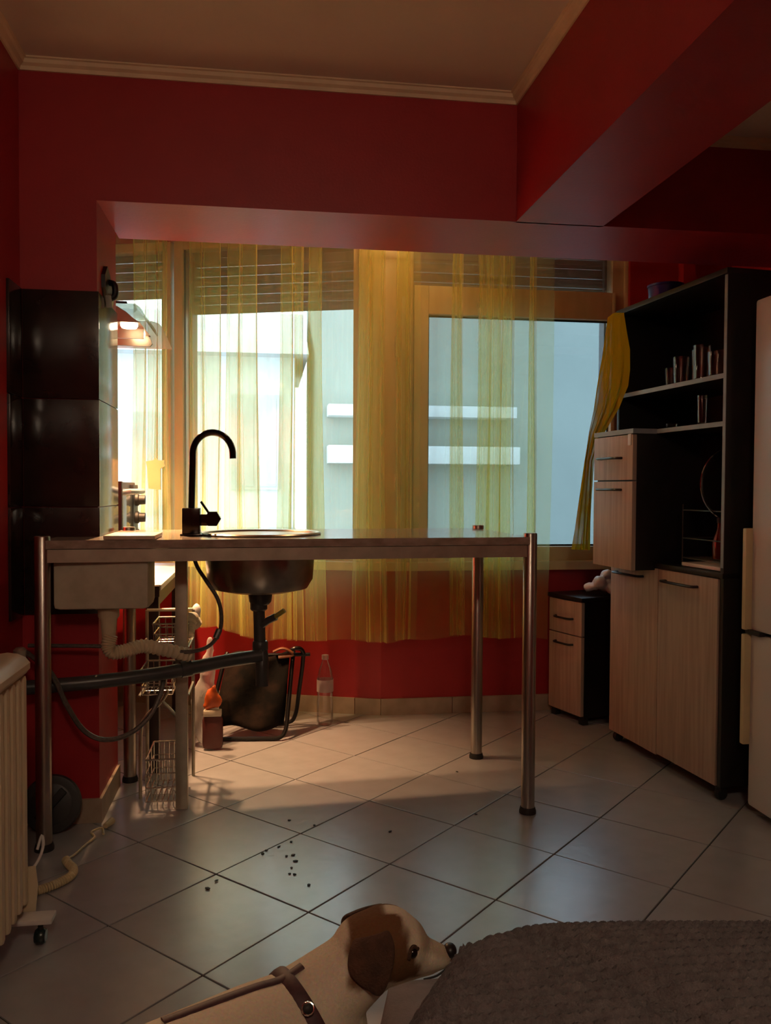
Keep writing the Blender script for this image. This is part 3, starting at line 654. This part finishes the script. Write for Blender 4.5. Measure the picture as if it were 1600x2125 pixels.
# ------------------------------------------------------------------ radiator, disc, cord
ra = thing('radiator', 'cream oil radiator on a wheeled foot by the left wall', 'heater', (-.6, 1.6, 0))
ry1 = 1.995; ry0 = 1.09; x0, x1 = -.645, -.537
obj('core', B((x0 + .03, ry0, .10), (x1 - .014, ry1 - .01, .62)), RADM, ra)
obj('top_rail', T([(x1 - .045, ry0, .630), (x1 - .045, ry1, .630)], .030, 14, ry=.05, up=(0, 0, 1)), RADM, ra)
fin = None; y = ry1 - .018
while y > ry0:
    if fin is None:
        fin = obj('fin', B((x0, y - .012, .085), (x1, y + .012, .612), .0115), RADM, ra)
        base = y
    else:
        c = fin.copy(); C.objects.link(c); c.location.y = fin.location.y + (y - base)
    y -= .042
ft = obj('foot', B((x1 - .03, 1.945, .052), (-.478, 1.99, .064), .003), WHITE, ra, label='white metal foot')
obj('foot_bracket', prism(bmesh.new(), [(-.56, .062), (-.525, .062), (-.520, .12), (-.525, .165), (-.56, .165)], 1.992, 1.998, 'y'), RADM, ra)
obj('caster', LA([(.0, -.012), (.014, -.012), (.018, -.006), (.018, .006), (.014, .012), (.0, .012)], (-.507, 1.965, .018), 16, 'x'), mat('dark_teal_caster', (.012, .022, .022), None, 10, .25), ft)
obj('caster_stem', LA([(.006, .02), (.006, .054)], (-.507, 1.965, 0), 10), RUB, ft)
f2 = obj('foot', B((x1 - .03, 1.16, .052), (-.478, 1.205, .064), .003), WHITE, ra); obj('caster', LA([(.0, -.012), (.018, -.006), (.018, .006), (.0, .012)], (-.507, 1.18, .018), 16, 'x'), RUB, f2)

ds = thing('round_disc', 'dark grey round disc leaning behind the left table leg', 'disc', (-.635, 2.61, 0))
rotm = Matrix.Translation((-.635, 2.60, .087)) @ Matrix.Rotation(R(-12), 4, 'X')
b = LA([(.0, -.012), (.070, -.012), (.082, -.010), (.086, 0), (.082, .010), (.0, .012)], (0, 0, 0), 40, 'y'); b.transform(rotm); obj('plate', b, DGREY, ds)
b = LA([(.0, -.0145), (.055, -.0145), (.06, -.012)], (0, 0, 0), 32, 'y'); b.transform(rotm); obj('face', b, DGREY, ds)
b = B((-.012, -.026, -.055), (.012, -.013, .055), .004); b.transform(rotm @ Matrix.Rotation(R(42), 4, 'Y')); obj('grip', b, RUB, ds, label='black grip bar')

cd = thing('coiled_cord', 'cream coiled cord lying on the floor by the radiator', 'cord', (-.55, 2.25, 0))
cp = smooth_path([(-.598, 2.190, .012), (-.57, 2.205, .012), (-.535, 2.235, .012), (-.510, 2.275, .012), (-.512, 2.315, .012), (-.530, 2.345, .012), (-.545, 2.375, .012)], 30)
hel = []; n = len(cp)
for i, p in enumerate(cp):
    t = (cp[min(i + 1, n - 1)] - cp[max(i - 1, 0)]).normalized(); a = Vector((0, 0, 1)); b_ = t.cross(a)
    hel.append((i, p, a, b_))
pts = []
for q in range((n - 1) * 5):
    i = q // 5; f = q / 5 - i; p = cp[i].lerp(cp[i + 1], f); a = hel[i][2]; b_ = hel[i][3]; ph = q / 5 * 1.45
    pts.append(p + a * (cos(ph) * .0085) + b_ * (sin(ph) * .0085))
obj('coil', T(pts, .0034, 6), CREAMP, cd)
obj('lead', T(smooth_path([(-.545, 2.375, .012), (-.530, 2.43, .006), (-.515, 2.49, .006), (-.500, 2.53, .008), (-.515, 2.56, .012), (-.49, 2.585, .012), (-.478, 2.55, .008)], 6), .0036, 8), CREAMP, cd)
obj('plug', T([(-.482, 2.60, .012), (-.468, 2.635, .014)], [.008, .011], 10), CREAMP, cd)
obj('clip', T(smooth_path([(-.575, 2.055, .10), (-.545, 2.08, .135), (-.535, 2.10, .165), (-.54, 2.11, .19), (-.548, 2.10, .16)], 5), .0035, 8), WHITE, cd)

# ------------------------------------------------------------------ wire baskets under the table
def basket(x0, x1, y0, y1, z0, z1, label, flare=.0, rings=3, nx=7):
    t = thing('wire_basket', label, 'basket', ((x0 + x1) / 2, (y0 + y1) / 2, z0), group='wire baskets under the table')
    bm = bmesh.new()
    for k in range(rings):
        f = k / (rings - 1); e = flare * f; z = z0 + (z1 - z0) * f
        tube(bm, [(x0 - e, y0 - e, z), (x1 + e, y0 - e, z), (x1 + e, y1 + e, z), (x0 - e, y1 + e, z)], .0026 if k < rings - 1 else .0034, 6, close=True)
    obj('hoops', bm, WIRE, t); bm = bmesh.new()
    for k in range(nx + 1):
        x = x0 + (x1 - x0) * k / nx; xe = x0 - flare + (x1 - x0 + 2 * flare) * k / nx
        tube(bm, [(xe, y0 - flare, z1), (x, y0, z0), (x, y1, z0), (xe, y1 + flare, z1)], .0018, 6)
    ny = max(3, nx // 2)
    for k in range(1, ny):
        y = y0 + (y1 - y0) * k / ny
        tube(bm, [(x0 - flare, y, z1), (x0, y, z0), (x1, y, z0), (x1 + flare, y, z1)], .0018, 6)
    obj('wires', bm, WIRE, t); return t
basket(-.375, -.265, 2.90, 3.04, .505, .575, 'chrome wire basket just below the white counter edge, topmost of the three', .004, 3, 5)
basket(-.410, -.312, 2.86, 3.02, .345, .425, 'square chrome wire basket under the long grey pipe, middle of the three', .006, 4, 5)
basket(-.388, -.285, 2.78, 2.98, .012, .150, 'tall chrome wire crate on the floor by the square leg', .0, 4, 6)
sd = thing('basket_stand', 'bent wire stand holding the wire baskets under the table', 'stand', (-.34, 2.9, 0))
bm = bmesh.new()
tube(bm, smooth_path([(-.415, 2.85, .0), (-.413, 2.85, .22), (-.395, 2.85, .275), (-.345, 2.85, .325), (-.325, 2.85, .36)], 6), .006, 8)
tube(bm, smooth_path([(-.28, 2.85, .0), (-.285, 2.85, .24), (-.30, 2.85, .275), (-.345, 2.85, .325)], 6), .006, 8)
obj('front_frame', bm, RAIL, sd); bm = bmesh.new()
for x in (-.42, -.26): tube(bm, [(x, 3.055, 0), (x, 3.055, .60)], .006, 8)
tube(bm, [(-.42, 3.055, .60), (-.26, 3.055, .60)], .006, 8)
for z in (.34, .50):
    for x in (-.42, -.26): tube(bm, [(x, 3.055, z), (x, 2.86, z)], .004, 6)
obj('back_frame', bm, RAIL, sd)
rh = thing('hose_roll', 'beige ribbed roll lying in the top wire basket', 'roll', (-.29, 2.97, .515))
obj('roll', ribbed(bmesh.new(), [(-.275, 2.93, .53), (-.268, 2.95, .56), (-.262, 2.97, .58), (-.25, 2.99, .555)], .026, 5, 14), HOSEB, rh)

# ------------------------------------------------------------------ things on the floor below the window
st = thing('folding_stool', 'folded stool with black tube frame and camouflage cloth under the window', 'stool', (-.08, 3.45, 0))
def rc(pts, r=.009): return T(smooth_path(pts, 6), r, 10)
obj('frame', rc([(-.165, 3.60, .335), (-.185, 3.56, .27), (-.225, 3.50, .10), (-.238, 3.47, .035), (-.215, 3.455, .013), (-.13, 3.45, .010), (-.02, 3.44, .010), (.050, 3.435, .012), (.078, 3.45, .04), (.09, 3.49, .12), (.105, 3.55, .26), (.115, 3.60, .335)]), TUBE, st)
obj('frame', rc([(-.13, 3.585, .30), (-.06, 3.64, .04), (-.03, 3.65, .013), (.09, 3.65, .013), (.125, 3.645, .05), (.14, 3.62, .16), (.155, 3.585, .30), (.15, 3.57, .345), (.12, 3.56, .355), (.09, 3.57, .335)]), TUBE, st)
obj('cross_bar', T([(-.17, 3.585, .325), (.185, 3.575, .325)], .008, 10), TUBE, st)
bm = bmesh.new(); gr = []
for i in range(15):
    v = i / 14; row = []
    for k in range(17):
        u = k / 16; xa, xb = -.16 - .055 * v, .10 - .03 * v
        row.append(bm.verts.new((xa + (xb - xa) * u, 3.57 - .10 * v - .018 * sin(PI * u) + .012 * sin(u * 9 + v * 5), .335 - .285 * v + .012 * sin(u * 7))))
    gr.append(row)
for A, D_ in zip(gr, gr[1:]):
    for k in range(16): bm.faces.new((A[k], A[k + 1], D_[k + 1], D_[k]))
cl = obj('seat_cloth', bm, CAMO, st); sm_ = cl.modifiers.new('t', 'SOLIDIFY'); sm_.thickness = .006
obj('strap', T(smooth_path([(.03, 3.55, .345), (.07, 3.54, .36), (.11, 3.54, .335), (.05, 3.545, .325)], 5), .006, 8, ry=.012), mat('orange_brown_strap', (.16, .05, .015), None, 30, .6), st)
bt = thing('plastic_bottle', 'empty clear plastic bottle standing at the skirting under the window', 'bottle', (.255, 3.66, 0))
obj('body', LA([(.0, .006), (.028, .0), (.036, .012), (.036, .10), (.033, .12), (.036, .14), (.036, .20), (.030, .235), (.014, .275), (.013, .29)], (.255, 3.66, 0), 24), PLASTIC, bt)
obj('cap', LA([(.015, .285), (.015, .304), (.0, .306)], (.255, 3.66, 0), 16), sheer('milky_plastic', (.7, .6, .6), .5), bt); obj('label_band', LA([(.0368, .145), (.0368, .198), (.0366, .198), (.0366, .145)], (.255, 3.66, 0), 24), MATS['milky_plastic'], bt)
bm = bmesh.new(); random.seed(5)
blob(bm, (-.245, 3.42, .14), (.055, .06, .14), 3); blob(bm, (-.235, 3.42, .29), (.03, .04, .08), 3); blob(bm, (-.225, 3.42, .38), (.015, .02, .06), 3)
for v in bm.verts: v.co += Vector((random.uniform(-1, 1), random.uniform(-1, 1), random.uniform(-1, 1))) * .006; v.co.z = max(.001, v.co.z)
pb = thing('cloudy_bag', 'cloudy plastic bag slumped left of the folding stool', 'bag', (-.24, 3.42, 0)); obj('bag', remesh(bm, .010, 2), FOGGY, pb, ang=60)
bm = bmesh.new(); blob(bm, (-.212, 3.345, .205), (.030, .016, .042), 2); blob(bm, (-.195, 3.345, .195), (.022, .014, .03), 2); blob(bm, (-.228, 3.345, .178), (.018, .012, .02), 2); blob(bm, (-.205, 3.342, .238), (.012, .010, .022), 2)
for v in bm.verts: v.co += Vector((random.uniform(-1, 1), 0, random.uniform(-1, 1))) * .004
op = thing('orange_packet', 'bright orange packet in front of the cloudy bag', 'packet', (-.21, 3.345, .02))
obj('wrapper', remesh(bm, .006, 1), ORANGE, op); obj('label_strip', B((-.245, 3.330, .135), (-.175, 3.36, .160), .004), PAPER, op, label='pale strip')
obj('pouch', B((-.25, 3.333, .002), (-.17, 3.37, .137), .02), mat('dull_red_pouch', (.10, .018, .012), None, 14, .5), op)
wb = thing('white_knot', 'small white plastic bundle by the red wall under the counter edge', 'bag', (-.27, 3.30, 0))
bm = bmesh.new(); blob(bm, (-.268, 3.30, .56), (.018, .018, .030), 2); blob(bm, (-.264, 3.30, .535), (.012, .014, .02), 2)
obj('bundle', remesh(bm, .006, 3), BAGW, wb)

# crumbs on the floor
random.seed(11)
for (x, y) in ((.071, 2.60), (.146, 2.55), (.072, 2.44), (.036, 2.41), (.0, 2.39), (.056, 2.345), (.075, 2.35), (.068, 2.27), (.062, 2.235), (.075, 2.23), (.11, 2.165), (-.13, 2.22), (-.15, 2.18), (.37, 2.475), (.69, 2.97), (-.01, 2.37), (.08, 2.31), (.66, 2.57)):
    b = bmesh.new(); blob(b, (0, 0, .0015), (random.uniform(.004, .009), random.uniform(.003, .006), .0018), 1)
    o = obj('crumb', b, RUB); o.location = (x, y, .0005); o.rotation_euler = (0, 0, random.uniform(0, 3))
    tag(o, 'dark crumb scattered on the floor tiles in front of the table', 'crumb', 'dark crumbs on the floor')

# ------------------------------------------------------------------ dog
fur = bpy.data.materials.new('dog_fur'); fur.use_nodes = True; n = fur.node_tree.nodes; L = fur.node_tree.links; bb = n['Principled BSDF']
bb.inputs['Roughness'].default_value = .85; bb.inputs['Specular IOR Level'].default_value = .15
at_ = n.new('ShaderNodeAttribute'); at_.attribute_name = 'fur'; tc = n.new('ShaderNodeTexCoord'); nz = n.new('ShaderNodeTexNoise'); nz.inputs['Scale'].default_value = 220; nz.inputs['Detail'].default_value = 3
bp = n.new('ShaderNodeBump'); bp.inputs['Strength'].default_value = .35; bp.inputs['Distance'].default_value = .004
mx = n.new('ShaderNodeMix'); mx.data_type = 'RGBA'; mx.blend_type = 'MULTIPLY'; mx.inputs[0].default_value = .35
L.new(tc.outputs['Object'], nz.inputs['Vector']); L.new(nz.outputs['Fac'], bp.inputs['Height']); L.new(bp.outputs[0], bb.inputs['Normal'])
L.new(at_.outputs['Color'], mx.inputs[6]); L.new(nz.outputs['Color'], mx.inputs[7]); L.new(mx.outputs[2], bb.inputs['Base Color'])
def chain(bm, pts, k=5, sub=2):
    """overlapping balls along a path: (x,y,z,r) or (x,y,z,rx,ry,rz)"""
    for p, q in zip(pts, pts[1:]):
        for j in range(k + 1):
            t = j / k; c = [a + (b - a) * t for a, b in zip(p, q)]
            rr = c[3:6] if len(c) >= 6 else [c[3]] * 3
            blob(bm, c[:3], rr, sub)
dg = thing('dog', 'small white dog with brown head patch and maroon harness at the grey blanket', 'dog', (-.02, 1.12, 0))
bm = bmesh.new()
chain(bm, [(-.235, 1.00, .285, .070), (-.13, 1.055, .285, .078), (-.02, 1.12, .282, .080), (.055, 1.165, .278, .078), (.075, 1.175, .265, .070)], 6, 3)          # trunk
chain(bm, [(.04, 1.16, .29, .068), (.095, 1.178, .325, .056), (.140, 1.19, .352, .050)], 6, 3)                      # neck
chain(bm, [(.145, 1.19, .366, .053), (.172, 1.192, .374, .0535), (.190, 1.193, .368, .046)], 4, 3)                   # skull
chain(bm, [(.192, 1.192, .362, .038), (.222, 1.192, .354, .0265), (.246, 1.192, .349, .0205), (.254, 1.192, .348, .0175)], 5, 3)   # muzzle
chain(bm, [(.170, 1.192, .338, .030), (.215, 1.192, .338, .019), (.238, 1.192, .335, .013)], 5, 2)                    # jaw
for sgn in (-1, 1):
    y = 1.15 + sgn * .045
    chain(bm, [(.05, y, .26, .040), (.045, y, .18, .026), (.055, y, .10, .017), (.056, y, .03, .015)], 6, 2); chain(bm, [(.056, y, .014, .015), (.078, y, .012, .013)], 3, 2)
    ox, oy = -.225 + sgn * .026, 1.0 - sgn * .042
    chain(bm, [(ox + .01, oy, .27, .052), (ox + .035, oy + .01, .19, .036), (ox - .02, oy - .01, .11, .020), (ox - .01, oy - .005, .03, .015)], 6, 2); chain(bm, [(ox - .01, oy - .005, .014, .015), (ox + .015, oy + .005, .012, .013)], 3, 2)
chain(bm, [(-.29, .97, .315, .022), (-.33, .945, .355, .014), (-.345, .935, .40, .008)], 6, 2)                          # tail
from mathutils.bvhtree import BVHTree
body = remesh(bm, .0055, 5); BVH = BVHTree.FromBMesh(body)
WHITEF, BROWN = (.68, .62, .48), (.15, .075, .034)
o = obj('body', body, fur, dg, ang=180)
me = o.data; ca = me.color_attributes.new('fur', 'FLOAT_COLOR', 'POINT')
def lerp(a, b, t): return tuple(x + (y - x) * t for x, y in zip(a, b))
def sst(x, a, b): t = max(0, min(1, (x - a) / (b - a))); return t * t * (3 - 2 * t)
for i, v in enumerate(me.vertices):
    x, y, z = v.co.x - .02, v.co.y + 1.12, v.co.z; col = WHITEF
    wob = .004 * sin(x * 210) * sin(z * 190)
    head = sst(x + wob, .108, .120) * (1 - sst(x + wob + (z - .37) * .35, .204, .216))
    blaze = 1 - sst(abs(y - 1.192) - .006 - .25 * max(0, .385 - z), .004, .009) if z > .36 else 0
    chin = 1 - sst(z + wob + (x - .16) * .15, .335, .345)
    t = head * (1 - chin) * (1 - blaze * sst(x, .165, .175)); col = lerp(col, BROWN, t)
    snout = sst(z - .362 + (x - .24) * .6, -.004, .006) * sst(x, .214, .225) * .45; col = lerp(col, (.22, .12, .06), snout)
    col = lerp(col, (.44, .29, .14), .35 * sst(sin(x * 31 + 2) * sin(y * 27 + z * 16), .2, .9) * (x < .06))
    ca.data[i].color = (*col, 1)
def onskin(c, d, off):
    hit = BVH.ray_cast(c + d * .3, -d)[0]
    return (hit if hit else c + d * .07) + d * off
# ears: folded flaps
def ear(sgn, m):
    bm = bmesh.new(); yb = 1.192 + sgn * .044
    P = [  # rows from the crease to the tip: front point, back point
        ((.172, yb - sgn * .010, .414), (.122, yb - sgn * .014, .402)), ((.178, yb + sgn * .008, .405), (.112, yb + sgn * .006, .392)),
        ((.178, yb + sgn * .015, .386), (.110, yb + sgn * .014, .372)), ((.172, yb + sgn * .018, .366), (.120, yb + sgn * .017, .358)), ((.166, yb + sgn * .017, .349), (.138, yb + sgn * .017, .346)), ((.158, yb + sgn * .015, .336), (.150, yb + sgn * .015, .336))]
    rows = []
    for a, b in P:
        a, b = Vector(a), Vector(b); rows.append([bm.verts.new(a.lerp(b, k / 6) + Vector((0, sgn * .005 * sin(PI * k / 6), 0))) for k in range(7)])
    for A, D_ in zip(rows, rows[1:]):
        for k in range(6): bm.faces.new((A[k], A[k + 1], D_[k + 1], D_[k]))
    e = obj('ear', bm, m, dg, label='dark brown folded ear'); s1 = e.modifiers.new('t', 'SOLIDIFY'); s1.thickness = .006; s1.offset = 0
    s2 = e.modifiers.new('s', 'SUBSURF'); s2.levels = s2.render_levels = 2; return e
EARM = mat('dark_brown_fur', (.040, .019, .011), (.075, .034, .017), 40, .9, bump=.4, bscale=260)
ear(-1, EARM); ear(1, EARM)
for sgn in (-1, 1):
    e = obj('eye', blob(bmesh.new(), onskin(Vector((.194, 1.192, .374)), Vector((.30, sgn, .12)).normalized(), -.0035), (.0078, .0078, .0078), 3), mat('dark_eye', (.010, .006, .005), None, 10, .05), dg)
    obj('eyelid', T(smooth_path([onskin(Vector((xx, 1.192, zz)), Vector((.30, sgn, .12)).normalized(), .0012) for xx, zz in ((.185, .369), (.188, .379), (.195, .3835), (.203, .378))], 4), .0028, 8), EARM, e)
bm = bmesh.new(); blob(bm, (.268, 1.192, .3565), (.0105, .0125, .0105), 3); blob(bm, (.267, 1.192, .347), (.007, .006, .008), 2); obj('nose', remesh(bm, .002, 2), mat('dog_nose', (.012, .010, .010), None, 60, .35), dg)
obj('mouth', T(smooth_path([(.262, 1.180, .338), (.245, 1.1735, .331), (.225, 1.1705, .329)], 4), .0016, 6), RUB, dg)
# harness: a strap round the chest behind the neck, with a back strap and rings
ch = Vector((.050, 1.163, .288)); ax = Vector((.80, .36, .34)).normalized()
u1 = Vector((-.41, .91, 0)).normalized(); u2 = ax.cross(u1)
ringp = []
for k in range(48):
    d = u1 * cos(2 * PI * k / 48) + u2 * sin(2 * PI * k / 48); ringp.append(onskin(ch, d, .002))
ringp = [(ringp[k - 1] + ringp[k] * 2 + ringp[(k + 1) % 48]) / 4 for k in range(48)]
hr = obj('harness', tube(bmesh.new(), ringp, .0028, 8, close=True, ry=.0115, up=u2), HARN, dg, label='maroon harness strap')
bp_ = [onskin(Vector((x, 1.163 + (x - .05) * .5, .28)), Vector((0, 0, 1)), .001) for x in (.05, .02, -.01, -.05, -.09, -.13)]
obj('back_strap', T(smooth_path(bp_, 4), .0026, 8, ry=.008, up=(0, 0, 1)), HARN, hr)
front = sorted(range(48), key=lambda k: (ringp[k] - Vector((.06, 1.0, .36))).length)
for dk in (-2, 1, 4, 6):
    k = (front[0] + dk) % 48; p = ringp[k]; nrm = (p - ch).normalized()
    b = bmesh.new(); blob(b, p + nrm * .003, (.009, .007, .009), 2); bk = obj('buckle', b, RUB, hr)
    q = [p + nrm * .010 + ax * .008 * cos(2 * PI * t / 12) + nrm.cross(ax) * .008 * sin(2 * PI * t / 12) for t in range(12)]
    obj('ring', tube(bmesh.new(), q, .0013, 6, close=True), CHROME, bk)

# ------------------------------------------------------------------ sofa seat and knitted blanket
sf = thing('footstool', 'smooth grey upholstered footstool under the knitted blanket', 'footstool', (.7, .65, 0))
obj('cushion', B((.140, .15, .06), (1.35, 1.060, .412), .045), SOFA, sf, ang=60)
for x, y in ((.22, .25), (1.27, .25), (.22, 1.03), (1.27, 1.03)): obj('foot', LA([(.018, 0), (.022, .065)], (x, y, 0), 14), DWOOD, sf)
bm = bmesh.new(); NX, NY = 330, 400; X1, Y0, Y1 = 1.25, .20, 1.085; gr = []
def xl(y): return .135 + max(-.03, (y - .88)) * .62           # slanted left edge of the heap
def bl_h(x, y):
    h = .482 + .012 * sin(x * 4.6 - .6) + .008 * sin(y * 7 + x * 3)
    e = max(0, min(1, (x - xl(y)) / .10)); f = max(0, min(1, (1.082 - y - .10 * max(0, x - .36)) / .17)); e = sin(e * PI / 2) ** .75; f = sin(f * PI / 2) ** .8
    h = .414 + (h - .414) * e * f
    d = (x - .33) * .86 + (y - .95) * .5
    return h - .018 * math.exp(-(d / .020) ** 2) * f * e
for j in range(NY + 1):
    row = []
    for i in range(NX + 1):
        y = Y0 + (Y1 - Y0) * j / NY; x = xl(y) + (X1 - xl(y)) * i / NX; z = bl_h(x, y)
        ro = (y + .12 * (x - .3) ** 2 + (z - .45) * .7) / .0155; stch = (x + .2 * y) / .0115
        uu = min(1, max(0, (ro % 1 - .14) / .86)); k = math.sqrt(max(0, 1 - (2 * uu - 1) ** 2)); v = abs(sin(PI * (stch + .5 * (math.floor(ro) % 2) + .4 * abs((ro % 1) - .5) * 2)))
        row.append(bm.verts.new((x, y, z + .015 * k * (.50 + .50 * v ** .6))))
    gr.append(row)
for A, D_ in zip(gr, gr[1:]):
    for k in range(NX): bm.faces.new((A[k], A[k + 1], D_[k + 1], D_[k]))
tag(obj('knitted_blanket', bm, KNIT, ang=180), 'thick grey knitted blanket heaped in the right foreground', 'blanket')
